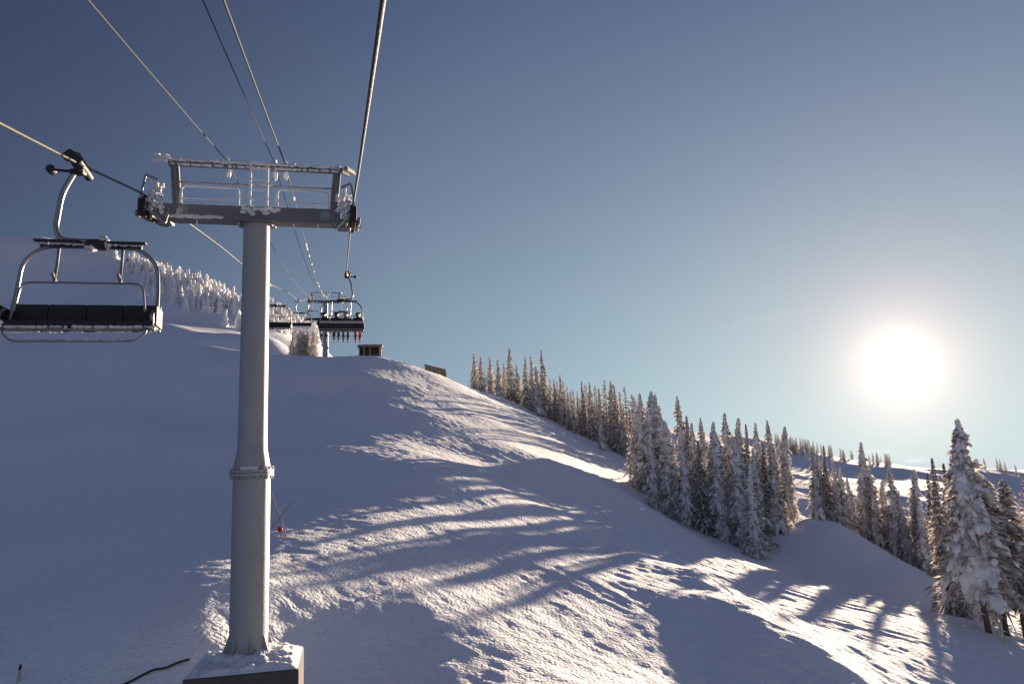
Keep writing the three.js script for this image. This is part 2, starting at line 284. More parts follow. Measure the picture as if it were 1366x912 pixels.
// one fir of height H (metres): returns geometries of trunk, needle boughs and snow load
function makeFir({ s, H = 12, R = 1.7, bare = 0.8, gap = 0.36, per = 7, plaster = 0.5, lod = 0, shape = 0.85, lean = 0, fine = 0 }) {
  const rnd = mulberry(s), needles = new Soup(), snow = new Blobs(), axis = y => V(lean * (y / H) ** 2 * H * .12 + 0.06 * Math.sin(y * .9 + s), y, 0.06 * Math.cos(y * .7 + s));
  const windA = Math.PI * 0.62;                                     // the side the storm plastered: towards the lift, away from the sun
  const trunkPts = []; for (let i = 0; i <= 14; i++) trunkPts.push(axis(i / 14 * (H * .985 + .5) - .5));
  const trunk = sweep(trunkPts, t => mix(0.0165 * H, 0.012, Math.pow(t, .8)), 8);
  const tint = f => [mix(.13, .84, f), mix(.09, .80, f), mix(.062, .78, f)];      // brown-green needles under more or less rime
  for (let y = bare; y < H * 0.985; y += gap * mix(1.15, .5, y / H) * (0.7 + rnd() * .6)) {
    const t = clamp((y - bare) / (H - bare)), env = R * Math.pow(1 - t, shape) * (0.78 + 0.44 * (0.5 + 0.5 * n2(y * .9, s))) + 0.11 * (1 - t) + .015;
    const skirt = smooth(0, .09, t), nb = Math.max(4, Math.round(per * mix(1, .6, t)));
    const a0 = rnd() * 6.28;
    for (let b = 0; b < nb; b++) {
      const a = a0 + (b + rnd() * .8) / nb * 6.28, len = env * (0.5 + Math.pow(rnd(), 1.3) * .85) * mix(.72, 1, skirt), out = V(Math.cos(a), 0, Math.sin(a)), side = V(-Math.sin(a), 0, Math.cos(a));
      const wind = 0.5 + 0.5 * Math.cos(a - windA), o = axis(y), up0 = mix(-0.02, 0.8, t * t), droop = mix(0.85, 0.55, t) * (0.6 + rnd() * .8);
      const sp = q => V(o.x + out.x * len * q, o.y + len * (up0 * q - droop * Math.pow(q, 1.8)), o.z + out.z * len * q);
      const frost = clamp(0.33 + 0.45 * wind * plaster + (rnd() - .5) * .6), n = lod ? 3 : 6;
      for (let k = 0; k < n; k++) {
        const q = .12 + .9 * (k + .3 + rnd() * .5) / n, p = sp(q), tl = (0.50 * len * (1.2 - q) + mix(.20, .07, t)) * (0.65 + rnd() * .7), w = (lod ? .13 : .085) * mix(1, .55, t);
        for (const sg of [-1, 1]) {
          const e = V(p.x + (out.x * .8 + side.x * sg * .75) * tl, p.y - tl * (0.15 + rnd() * .55), p.z + (out.z * .8 + side.z * sg * .75) * tl);
          const wv = V(out.x * w, .03, out.z * w), m1 = p.clone().lerp(e, .45);
          needles.quad(p, m1.clone().add(wv), e, m1.clone().sub(wv).setY(m1.y - w * 1.1), tint(clamp(frost + (rnd() - .5) * .55)));
        }
        if (!lod || k % 2) { const h = (.16 + rnd() * .30) * mix(1, .5, t), ww = .07 + rnd() * .06;
          needles.tri(p.clone().add(side.clone().multiplyScalar(ww)), p.clone().sub(side.clone().multiplyScalar(ww)), V(p.x + out.x * .1, p.y - h, p.z + out.z * .1), tint(clamp(frost * .6 + (rnd() - .5) * .3))); }
      }
      const tip = sp(.95), tp = sp(1.22); needles.quad(sp(.6), tip.clone().add(side.clone().multiplyScalar(.07)), tp, tip.clone().sub(side.clone().multiplyScalar(.07)), tint(clamp(frost + .15)));
      // snow resting on the bough
      const load = (0.20 + 0.95 * wind) * mix(.5, 1.25, plaster) * mix(1, .65, t) + (rnd() - .5) * .5;
      if (load > 0.27) {
        const seg = lod ? 5 : fine ? 8 : 6, rows = lod ? 3 : fine ? 5 : 3, cnt = lod ? 1 : (load > .8 ? 3 : 2);
        for (let c = 0; c < cnt; c++) {
          const q = cnt === 1 ? .45 + rnd() * .3 : .28 + .62 * (c + rnd() * .8) / cnt, p = sp(q).addScaledVector(side, (rnd() - .5) * .22 * len), d = sp(q + .08).sub(sp(q - .08)).normalize();
          const L = (len * (cnt === 1 ? .27 : .15) + .06) * (0.6 + rnd() * .7), w2 = (0.06 + .09 * len) * (0.5 + load * .4) * (.6 + rnd() * .7), th = (.06 + .07 * load) * (0.6 + rnd() * .8) * (plaster > .7 ? 1.3 : 1);
          const nrm = d.clone().cross(side).normalize(); if (nrm.y < 0) nrm.negate(); nrm.lerp(V(0, 1, 0), .4).normalize();
          snow.add(p.addScaledVector(nrm, th * .3), d.multiplyScalar(L), nrm.multiplyScalar(th), side.clone().multiplyScalar(w2), seg, rows, rnd, .5);
        }
      }
    }
    // rime plastered to the stem and inner boughs on the storm side
    if (plaster > .42) for (let k = 0; k < (lod ? 1 : 3); k++) {
      if (rnd() > plaster * 1.15) continue;
      const a = windA + (rnd() - .5) * 1.7, rr = env * (0.25 + .36 * rnd()), sz = (0.12 + .15 * env) * (0.6 + rnd() * .7), o = axis(y);
      snow.add(V(o.x + Math.cos(a) * rr, o.y - rr * .35 + (rnd() - .5) * .2, o.z + Math.sin(a) * rr), V(sz * .9, 0, 0), V(0, sz * (1.1 + rnd()), 0), V(0, 0, sz * .9), lod ? 5 : 6, lod ? 4 : 5, rnd, .45);
    }
  }
  for (let k = 0; k < 4; k++) { const y = H * (0.93 + .017 * k), o = axis(y), r = .045 - .008 * k; snow.add(V(o.x, y, o.z), V(r, 0, 0), V(0, .12, 0), V(0, 0, r), 6, 4, rnd, .3); }
  return { trunk, needles: needles.geo(), snow: snow.geo(), H };
}
const firs = [
  makeFir({ s: 1, R: 1.65, plaster: .45 }), makeFir({ s: 2, R: 1.5, plaster: .6, bare: 1.1, shape: .9 }), makeFir({ s: 3, R: 1.25, plaster: 1.0, shape: .65 }),
  makeFir({ s: 4, R: 1.35, plaster: .3, bare: .5, shape: 1.0 }), makeFir({ s: 5, R: 1.15, plaster: .8, shape: .7, lean: .5 }), makeFir({ s: 6, R: 1.2, plaster: .95, bare: .3, shape: .55 }),
];
const firsFar = [
  makeFir({ s: 11, R: 1.6, plaster: .4, lod: 1, gap: .36 }), makeFir({ s: 12, R: 1.35, plaster: .7, lod: 1, gap: .36, shape: .7 }), makeFir({ s: 13, R: 1.25, plaster: .95, lod: 1, gap: .36, shape: .6 }),
  makeFir({ s: 14, R: 1.45, plaster: .3, lod: 1, gap: .36, shape: .95 }),
];
const firsTiny = [makeFir({ s: 31, R: 1.5, plaster: .4, lod: 1, gap: .6, per: 6 }), makeFir({ s: 32, R: 1.35, plaster: .6, lod: 1, gap: .6, per: 6, shape: .7 }), makeFir({ s: 33, R: 1.25, plaster: .9, lod: 1, gap: .6, per: 6, shape: .6 }), makeFir({ s: 34, R: 1.4, plaster: .3, lod: 1, gap: .6, per: 6, shape: .95 })];
const bigFir = makeFir({ s: 21, H: 13.5, R: 2.5, plaster: .8, bare: 3.4, gap: .27, per: 9, shape: .92, fine: 1 });
const bareFir = makeFir({ s: 22, H: 11, R: 1.7, plaster: .35, bare: 3.0, gap: .33, per: 7 });
const treeRnd = mulberry(404);
const rows = [];
function plant(f, x, F, h, label, group, wide = 1) {
  const o = thing('fir_tree', label, 'tree', group), k = h / f.H;
  o.position.set(x, height(x, F) - .05, -F); o.scale.set(k * wide, k, k * wide); o.rotation.y = (treeRnd() - .5) * .9;
  part('trunk', f.trunk, M.bark, o);
  const c = part('crown', f.needles, M.needle, o); part('snow_load', f.snow, M.treeSnow, c).userData.kind = 'stuff';
  rows.push([h.toFixed(1)]);
  return o;
}
// tree tops read from the photograph: [u, v, metres ahead, kind, width]
const ridgeTop = [[632, 471, 152, 1, 1.3], [641, 474, 150, 0, 1.1], [653, 475, 151, 1, 1.1], [664, 479, 149, 2, 1.1], [672, 484, 153, 1, 1], [679, 463, 150, 0, 1.05], [689, 484, 151, 3, 1], [700, 474, 149, 0, .8], [708, 474, 147, 1, .8], [715, 488, 144, 2, 1], [722, 464, 148, 3, .85],
  [739, 503, 149, 3, .9], [747, 499, 147, 1, .85], [757, 523, 145, 0, .9], [770, 527, 147, 3, .9], [776, 506, 145, 3, .8], [786, 509, 141, 0, .85], [799, 517, 142, 1, .9], [800, 541, 130, 2, .9], [814, 507, 136, 0, .95], [820, 516, 133, 3, .9], [828, 540, 132, 1, .9], [764, 540, 141, 1, .9], [733, 520, 151, 2, .9]];
const clumpTop = [[846, 530, 101, 1, 1.1], [853, 524, 99, 2, 1], [860, 520, 98, 4, 1.2], [874, 526, 98, 1, 1.1], [867, 575, 90, 2, .9], [881, 548, 97, 5, 1], [888, 560, 89, 5, 1], [904, 528, 100, 0, .95], [908, 571, 87, 2, .95], [915, 552, 98, 3, 1], [923, 564, 89, 1, 1], [935, 557, 94, 0, .9], [943, 561, 91, 4, 1], [953, 571, 85, 5, 1.05], [967, 551, 93, 1, 1.1], [976, 556, 95, 4, 1], [984, 565, 92, 0, .9], [980, 584, 83, 5, 1.1], [994, 563, 99, 3, .85], [1008, 564, 100, 1, .95], [1024, 560, 101, 0, .9], [1040, 567, 99, 4, 1], [1000, 618, 79, 2, 1.15], [1005, 597, 83, 1, 1.05], [1027, 588, 90, 0, 1], [1017, 588, 93, 3, .95], [930, 585, 86, 3, 1], [898, 585, 88, 1, .9]];
const hollowTop = [[1083, 594, 92, 0, 1], [1090, 600, 95, 1, 1], [1098, 592, 94, 3, .9], [1111, 611, 95, 1, .95], [1120, 622, 98, 2, .9], [1130, 635, 100, 0, 1], [1149, 590, 104, 1, 1.15], [1143, 603, 101, 4, 1], [1160, 628, 100, 0, 1], [1186, 620, 98, 0, 1], [1176, 640, 100, 2, 1], [1199, 655, 94, 1, 1], [1212, 624, 97, 4, 1.1], [1225, 672, 90, 5, 1.15], [1236, 628, 84, 3, .9], [1218, 650, 92, 3, 1]];
const spurTop = []; { const r = mulberry(55); for (const [u0, u1, v0, v1, n] of [[1030, 1104, 580, 596, 26], [1104, 1190, 600, 622, 18], [1040, 1075, 596, 612, 8], [1290, 1366, 634, 648, 10]]) for (let i = 0; i < n; i++) { const t = r(); spurTop.push([mix(u0, u1, t), mix(v0, v1, t) + r() * 7, 192 + r() * 26, Math.floor(r() * 4), 1.5]); } }
const nearTop = [[1242, 607, 63, 3, .85], [1257, 614, 65, 3, .85], [1270, 600, 57, 0, .8], [1359, 676, 70, 1, 1], [1372, 660, 74, 0, 1.1]];
const looks = ['cone-shaped fir with browner boughs', 'fir evenly loaded with snow clumps', 'white column-like fir plastered thick with snow', 'dark thin fir with the least snow', 'bent-topped fir caked with snow', 'blunt white fir plastered to its foot'];
const topTree = (list, set, label, group) => { for (const [u, v, F, k = 0, w = 1] of list) { const p = at(u, v, F), h = p.y - height(p.x, F); plant(set[(k < set.length ? k : k % set.length)], p.x, F, clamp(h, 3.2, 17), looks[k] + ' ' + label, group, w); } };
{
  const p = at(1276, 557, 51), h = p.y - height(p.x, 51);
  plant(bigFir, p.x, 51, h, 'tallest fir, broad and heavily plastered with snow, bare trunk showing at its foot', null, 1);
  for (const [u, v, F, w] of [[1312, 632, 52, 1.1], [1337, 637, 51, 1.2]]) { const q = at(u, v, F); plant(bareFir, q.x, F, q.y - height(q.x, F), 'fir with a bare lower trunk standing against the tallest broad fir', 'bare-trunked firs against the tallest fir', w); }
  topTree(nearTop, firs, 'crowding the tallest broad fir', 'firs crowding the tallest fir');
  topTree(clumpTop, firs, 'in the dense clump on the piste edge', 'firs in the dense clump beside the piste');
  topTree(hollowTop, firs, 'in the hollow behind the sunlit shoulder', 'firs in the hollow');
  topTree(ridgeTop, firsFar, 'in the ridge line row below the huts', 'firs along the ridge line');
  topTree(spurTop, firsTiny, 'tiny on the distant snow spur', 'far firs on the spur');
}
console.log('trees', rows.length, rows.map(r => r[0]).join(' '));

// hidden depth of the wood behind the ridge row, and trees right of the picture whose shadows cross the piste
{
  const rnd = mulberry(77);
  for (let u = 650; u < 846; u += 4.2) { const p = at(u + rnd() * 3, mix(488, 536, (u - 650) / 196) + rnd() * 16, mix(163, 148, (u - 650) / 196) + rnd() * 10), F = -p.z; plant(firsTiny[Math.floor(rnd() * 4)], p.x, F, clamp(p.y - height(p.x, F), 4, 13), 'frosted fir in the wood behind the ridge line row', 'firs behind the ridge line row', 1); }
  for (const [u, v] of [[712, 490], [718, 493], [727, 497], [733, 503], [743, 508], [751, 507], [761, 520], [781, 511], [794, 514], [806, 506], [818, 511], [827, 522], [833, 514], [843, 524]]) { const F = mix(154, 142, (u - 712) / 138), p = at(u, v, F); plant(firsTiny[Math.floor(rnd() * 4)], p.x, F, clamp(p.y - height(p.x, F), 4, 14), 'frosted fir in the wood behind the ridge line row', 'firs behind the ridge line row', 1.15); }
  for (let u = 838; u < 882; u += 3.4) { const p = at(u + rnd() * 2, 529 + rnd() * 14, 126 + rnd() * 16), F = -p.z; plant(firsTiny[Math.floor(rnd() * 4)], p.x, F, clamp(p.y - height(p.x, F), 4, 14), 'frosted fir in the wood behind the ridge line row', 'firs behind the ridge line row', 1); }
  for (let i = 0; i < 9; i++) { const x = 38 + rnd() * 16, F = 44 + rnd() * 26; plant(firsTiny[Math.floor(rnd() * 4)], x, F, 10 + rnd() * 3, 'frosted fir farther along the wood past the tallest fir', 'firs past the tallest fir', 1.1); }
  for (let i = 0; i < 9; i++) { const u = 391 + i * 3.4, p = at(u, 436 + rnd() * 8 + Math.abs(i - 3) * .6, 124 + rnd() * 6), F = -p.z; plant(firsFar[1 + i % 2], p.x, F, p.y - height(p.x, F), 'stunted fir white with rime in the thicket behind the crest by the far lift tower', 'rimed firs behind the crest', 1.5); }
}
// rimed wood on the flank of the far summit: counted where they stand apart, one mass above
function groundAt(u, v, f0 = 150, f1 = 520) { for (let F = f0; F < f1; F += 1) { const p = at(u, v, F); if (p.y < baseHeight(p.x, F)) return p; } return null; }
{
  const rnd = mulberry(91), b = new Blobs();
  for (let k = 0; k < 7; k++) { const y = .35 + k * .62, r = 1.0 * (1 - k / 7.6) + .12; b.add(V((rnd() - .5) * .35, y, (rnd() - .5) * .35), V(r, 0, 0), V(0, .55, 0), V(0, 0, r), 7, 4, rnd, .55); }
  for (let k = 0; k < 16; k++) { const a = rnd() * 6.28, y = .4 + rnd() * 3, r = .95 * (1 - y / 5); b.add(V(Math.cos(a) * r, y, Math.sin(a) * r), V(.24, 0, 0), V(0, .3, 0), V(0, 0, .24), 5, 3, rnd, .4); }
  const geo = b.geo(), sil = [[90, 326], [200, 357], [320, 399], [390, 433], [430, 449]], low = [[90, 328], [150, 345], [200, 392], [250, 418], [300, 432], [340, 452], [430, 462]];
  const line = (L, u) => { for (let i = 1; i < L.length; i++) if (u <= L[i][0]) return mix(L[i - 1][1], L[i][1], (u - L[i - 1][0]) / (L[i][0] - L[i - 1][0])); return L[L.length - 1][1]; };
  const spots = [];
  for (let i = 0; i < 3200 && spots.length < 760; i++) {
    const u = 92 + Math.pow(rnd(), .7) * 330, t = Math.pow(rnd(), 1.25), v = mix(line(sil, u) + 1, line(low, u), t), p = groundAt(u, v);
    if (!p || n2(p.x / 26, p.z / 26) < -.25 + t * .55) continue; spots.push(p);
  }
  spots.sort((p, q) => p.length() - q.length());
  const mass = new THREE.InstancedMesh(geo, M.treeSnow, spots.length), m4 = new THREE.Matrix4(), q = new THREE.Quaternion();
  spots.forEach((p, i) => { const k = .75 + rnd() * .6; q.setFromAxisAngle(V(0, 1, 0), rnd() * 6); m4.compose(V(p.x, baseHeight(p.x, -p.z) - .3, p.z), q, V(k, k * (.9 + rnd() * .5), k)); mass.setMatrixAt(i, m4); });
  mass.name = 'rimed_wood'; mass.userData = { kind: 'stuff', label: 'wood of rime-white dwarf firs covering the flank of the far summit', category: 'wood' }; mass.castShadow = mass.receiveShadow = true; scene.add(mass);
  for (const [u, v] of [[186, 398], [193, 402], [205, 405], [214, 400], [222, 404], [228, 412], [236, 408], [120, 323], [112, 324], [105, 322], [196, 385], [211, 388], [180, 372], [168, 364], [246, 415], [300, 436]]) {
    const p = groundAt(u, v); if (!p) continue; const o = new THREE.Mesh(geo, M.treeSnow); o.name = numbered('dwarf_fir'); o.userData = { label: 'lone rime-white dwarf fir at the fringe of the summit wood', category: 'tree', group: 'dwarf firs at the fringe of the summit wood' };
    const k = .85 + rnd() * .5; o.position.set(p.x, baseHeight(p.x, -p.z) - .3, p.z); o.scale.set(k, k * 1.1, k); o.rotation.y = rnd() * 6; scene.add(shade(o));
  }
  console.log('wood', spots.length);
}

// ───────────────────────────── lift towers ─────────────────────────────
function rimeOn(a, b, r, n, rnd, size = .035) { const g = []; for (let i = 0; i < n; i++) { const p = a.clone().lerp(b, rnd()); g.push(clump(size * (.6 + rnd()) * 1.6, size * (.5 + rnd() * .8), size * (.6 + rnd()), p.x, p.y + r * .7, p.z, .35, 1.8, 7, 5)); } return g; }
function makeTower(base, h, label, detailed) {
  const o = thing('lift_tower', label, 'lift tower', null, base); o.rotation.y = yaw;
  const rnd = mulberry(detailed ? 5 : 6), fl = detailed ? 3.95 : h * .36, top = h;
  // steel tube in two lengths bolted at a flange
  const lowTube = part('lower_tube', cyl(V(0, -.5, 0), V(0, fl, 0), .425, .425, 40), M.galv, o);
  part('upper_tube', new THREE.LatheGeometry([[.425, fl], [.425, fl + .1], [.345, fl + .55], [.335, fl + .8], [.315, top]].map(p => new THREE.Vector2(...p)), 40), M.galv, o);
  const flange = part('flange', [cyl(V(0, fl - .07, 0), V(0, fl + .0, 0), .50, .50, 32), cyl(V(0, fl + .015, 0), V(0, fl + .075, 0), .50, .50, 32)], M.galv, o);
  if (detailed) {
    for (let i = 0; i < 20; i++) { const a = i / 20 * 6.283; part('bolt', [cyl(V(Math.cos(a) * .465, fl - .13, Math.sin(a) * .465), V(Math.cos(a) * .465, fl + .13, Math.sin(a) * .465), .022, .022, 6)], M.steel, flange); }
    const g = []; for (let i = 0; i < 26; i++) { const a = rnd() * 6.28; g.push(clump(.07, .045, .05, Math.cos(a) * .45, fl + .11, Math.sin(a) * .45, .4, 2, 7, 5)); } part('rime', g, M.rime, flange);
    for (let i = 0; i < 8; i++) { const a = i / 8 * 6.283 + .2, sh = new THREE.Shape([[.40, -.40], [.72, -.40], [.66, -.28], [.43, .34], [.40, .34]].map(p => new THREE.Vector2(...p))); const eg = new THREE.ExtrudeGeometry(sh, { depth: .03, bevelEnabled: false }).translate(0, 0, -.015).rotateY(a); part('gusset', eg, M.galv, lowTube); }
    const foot = part('concrete_base', box(2.34, 3.2, 2.4, 0, -1.87, 0, .03), M.concrete, o);
    // snow heaped on the concrete round the tube
    const n = 44, pos = [], uvs = [], idx = []; for (let j = 0; j <= n; j++) for (let i = 0; i <= n; i++) { const x = (i / n - .5) * 2.3, z = (j / n - .5) * 2.36, r = Math.hypot(x - .12, z + .1), ed = Math.min(1.15 - Math.abs(x), 1.18 - Math.abs(z)); const hgt = (smooth(0, .16, ed)) * (.07 + .30 * Math.exp(-Math.pow(r / .82, 2)) + .05 * n2(x * 2.2, z * 2.2 + 4) + .03 * n2b(x * 6, z * 6) + .02 * n2(x * 14, z * 14)); pos.push(x, -.27 + Math.max(hgt, .005), z); uvs.push(x, z); }
    for (let j = 0; j < n; j++) for (let i = 0; i < n; i++) { const a = j * (n + 1) + i, b = a + n + 1; idx.push(a, b, a + 1, b, b + 1, a + 1); }
    const sg = new THREE.BufferGeometry(); sg.setAttribute('position', new THREE.Float32BufferAttribute(pos, 3)); sg.setAttribute('uv', new THREE.Float32BufferAttribute(uvs, 2)); sg.setIndex(idx); sg.computeVertexNormals(); part('snow_cap', sg, M.snow, foot);
  }
  // cross arm
  const arm = part('crossarm', [box(4.3, .40, .36, -.1, top + .2, 0, .02), box(.9, .08, .62, 0, top + .02, 0, .02), cyl(V(0, top - .06, 0), V(0, top + .02, 0), .40, .40, 28)], M.beam, o);
  for (const [x, s2] of [[-1.72, 1], [1.68, 1]]) part('bolt_plate', [cyl(V(x, top + .2, .17), V(x, top + .2, .205), .14, .14, 20), cyl(V(x, top + .2, .2), V(x, top + .2, .24), .075, .075, 12)], M.steel, arm);
  part('rime', [...(() => { const g = []; for (let i = 0; i < 26; i++) g.push(clump(.07 + rnd() * .09, .02 + rnd() * .02, .03, -2.1 + rnd() * 1.3, top + .08 + (rnd() - .5) * .05, .18, .4, 2, 8, 5)); for (let i = 0; i < 16; i++) g.push(clump(.09, .05, .03, -.35 + rnd() * .9, top + .33 - rnd() * .2 * Math.abs(rnd()), .17, .4, 2, 8, 5)); for (let i = 0; i < 60; i++) g.push(clump(.06 + rnd() * .05, .025, .06, -2.1 + rnd() * 4, top + .405, (rnd() - .5) * .3, .4, 2, 7, 4)); return g; })()], M.rime, arm);
  for (const x of [-.42, .42, .9, 1.5, -1.4]) part('icicle', cyl(V(x, top + .02, .1), V(x, top - .08 - rnd() * .1, .1), .022, .004, 6), M.rime, arm);
  // head frame above the arm
  const hf = V(0, top + 1.50, 0);
  for (const sg of [-1, 1]) part('upright', [box(.2, 1.14, .1, sg * 1.93, top + .95, 0, .012, [0, 0, -sg * .09]), box(.06, 1.14, .2, sg * 1.93, top + .95, -.02, .01, [0, 0, -sg * .09])], M.beam, o);
  const topRail = part('top_rail', [box(4.25, .13, .14, 0, top + 1.52, 0, .012)], M.beam, o);
  part('rime', [...rimeOn(V(-2.1, top + 1.53, .05), V(2.1, top + 1.53, .05), .08, 120, rnd, .05), ...rimeOn(V(-2.1, top + 1.46, .075), V(2.1, top + 1.46, .075), .02, 70, rnd, .03)], M.rime, topRail);
  part('rope_bracket', [box(.12, .1, .5, -2.3, top + 1.62, .05, .01, [0, .9, 0]), box(.3, .06, .06, -2.18, top + 1.56, 0, .01, [0, 0, -.5]), clump(.08, .05, .07, -2.38, top + 1.68, .1, .5, 2.4)], M.rime, o);
  part('rope_bracket', [box(.10, .1, .62, 2.3, top + 1.52, .05, .01, [0.2, -.35, .2]), box(.10, .07, .4, 2.16, top + 1.42, .1, .01, [0.2, -.5, .2])], M.beam, o);
  const midRail = part('mid_rail', cyl(V(-1.9, top + 1.03, 0), V(1.88, top + 1.02, 0), .022, .022, 8), M.steel, o); part('rime', rimeOn(V(-1.9, top + 1.03, 0), V(1.88, top + 1.02, 0), .02, 50, rnd, .016), M.rime, midRail);
  const loop = (x0, x1) => { const z = .22, r = part('guard_rail', [pipe([V(x0, top + .38, z), V(x0, top + .86, z), V(x1, top + .84, z), V(x1, top + .38, z)], .033, .14), cyl(V(x0, top + .52, z), V(x1, top + .52, z), .023, .023, 8)], M.rime, o); return r; };
  loop(-1.76, -.42); loop(.5, 1.78);
  const ladder = part('ladder', [cyl(V(-.15, top + .36, .26), V(-.15, top + 1.56, .2), .034, .034, 8), cyl(V(.26, top + .36, .26), V(.26, top + 1.56, .2), .034, .034, 8)], M.rime, o);
  for (const y of [.55, .82, 1.09, 1.36, 1.55]) part('rung', cyl(V(-.15, top + y, .24), V(.26, top + y, .24), .022, .022, 8), M.rime, ladder);
  // sheave trains
  for (const sg of [-1, 1]) {
    const x = sg * HALF, yr = ropeY(base.dot(along)) - base.y, slope = .245, n = 6, frame = part('sheave_frame', [box(.07, .16, 2.4, x - sg * .17, yr - .42, 0, .02, [slope, 0, 0]), box(.07, .16, 2.4, x + sg * .13, yr - .42, 0, .02, [slope, 0, 0]), box(.34, .26, .34, x - sg * .22, yr - .44, 0, .04), cyl(V(x - sg * .5, yr - .44, 0), V(x + sg * .2, yr - .44, 0), .07, .07, 12)], M.beam, o);
    for (let i = 0; i < n; i++) {
      const z = (i - (n - 1) / 2) * .46, y = yr - .27 - z * slope, w = part('sheave_wheel', [cyl(V(x - .055, y, z), V(x + .055, y, z), .185, .185, 22)], M.steel, o);
      part('tyre', [new THREE.TorusGeometry(.205, .045, 8, 24).rotateY(Math.PI / 2).translate(x - .03, y, z), new THREE.TorusGeometry(.205, .045, 8, 24).rotateY(Math.PI / 2).translate(x + .03, y, z)], M.rubber, w);
    }
    // rope catcher and walkway bracket hanging below, caked with rime
    const c = part('rope_catcher', [pipe([V(x - sg * .05, yr + .14, 1.3), V(x + sg * .02, yr - .35, 1.35), V(x + sg * .0, yr - .55, 1.3), V(x - sg * .45, yr - .92, 1.05), V(x - sg * .5, yr - .5, .9)], .028, .08), pipe([V(x - sg * .3, yr + .1, 1.2), V(x - sg * .05, yr + .18, 1.3)], .03)], M.steel, o);
    const rg = []; for (let i = 0; i < 60; i++) rg.push(clump(.02 + rnd() * .035, .02 + rnd() * .04, .04, x - sg * (.06 + rnd() * .34), yr - .62 + rnd() * .66, .9 + rnd() * .4, .6, 2.5, 8, 6)); part('rime', rg, M.rime, c);
  }
  return o;
}
makeTower(T1, 10.15, 'tall grey lift tower standing on a snow-capped concrete block', true);
makeTower(T2, top2 - T2.y - .45, 'smaller rimed lift tower on the crest behind the loaded chair', false);

// ───────────────────────────── ropes and cables ─────────────────────────────
for (const [lat, label] of [[latL, 'steel haul rope on the side of the empty chairs'], [latR, 'steel haul rope on the side of the loaded chair']]) {
  const o = part(numbered('haul_rope'), sweep(ropePts.map(p => lift(lat, p.y, p.z)), .023, 8), M.rope, scene); o.userData = { label, category: 'rope', group: 'haul ropes' };
}
{
  const onLat = (u, v, lat) => { const r = ray(u, v); return r.multiplyScalar(lat / r.dot(right)); };
  const y1 = T1.y + 10.15 + 1.66, y2 = top2 + 1.3;
  for (const [lat, u, v, r, rimeN, label] of [[-2.80, 117, 0, .011, 0, 'thin cable clamped to the top rail near its empty-chair side'], [-1.64, 270, 0, .009, 0, 'thinnest overhead cable running beside the rimed one'], [-1.38, 298, 0, .016, 60, 'overhead cable with rime clinging to it uphill of the tower']]) {
    const p0 = onLat(u, v, lat), l0 = p0.dot(along), s0 = (y1 - p0.y) / (l1 - l0), pts = [];
    for (let i = 0; i <= 10; i++) { const l = l1 - 40 + i * 4; pts.push(lift(lat, y1 - (l1 - l) * s0 + .0006 * (l1 - l) * (l1 - l0 - (l1 - l)) * -1, l)); }
    for (let i = 1; i <= 40; i++) { const t = i / 40; pts.push(lift(mix(lat, mid + (lat - mid) * .9, t), mix(y1, y2, t) - 4 * 2.0 * t * (1 - t), mix(l1, l2, t))); }
    const o = thing('overhead_cable', label, 'cable', 'overhead cables'); part('cable', sweep(pts, r, 6), M.wire, o);
    const rnd = mulberry(rimeN + 3), g = []; g.push(clump(.07, .09, .07, ...pts[10].toArray(), .4, 2), clump(.06, .12, .06, ...lift(lat, y1 - .18, l1 + .4).toArray(), .4, 2));
    for (let i = 0; i < rimeN; i++) { const k = 10.4 + Math.pow(rnd(), .7) * 38, a = Math.floor(k), p = pts[a].clone().lerp(pts[a + 1], k - a), d = pts[a + 1].clone().sub(pts[a]).normalize().multiplyScalar(.35 + rnd() * .5); g.push(sweep([p.clone(), p.clone().add(d)], .032 + rnd() * .02, 6)); }
    part('rime', g, M.rime, o);
  }
}

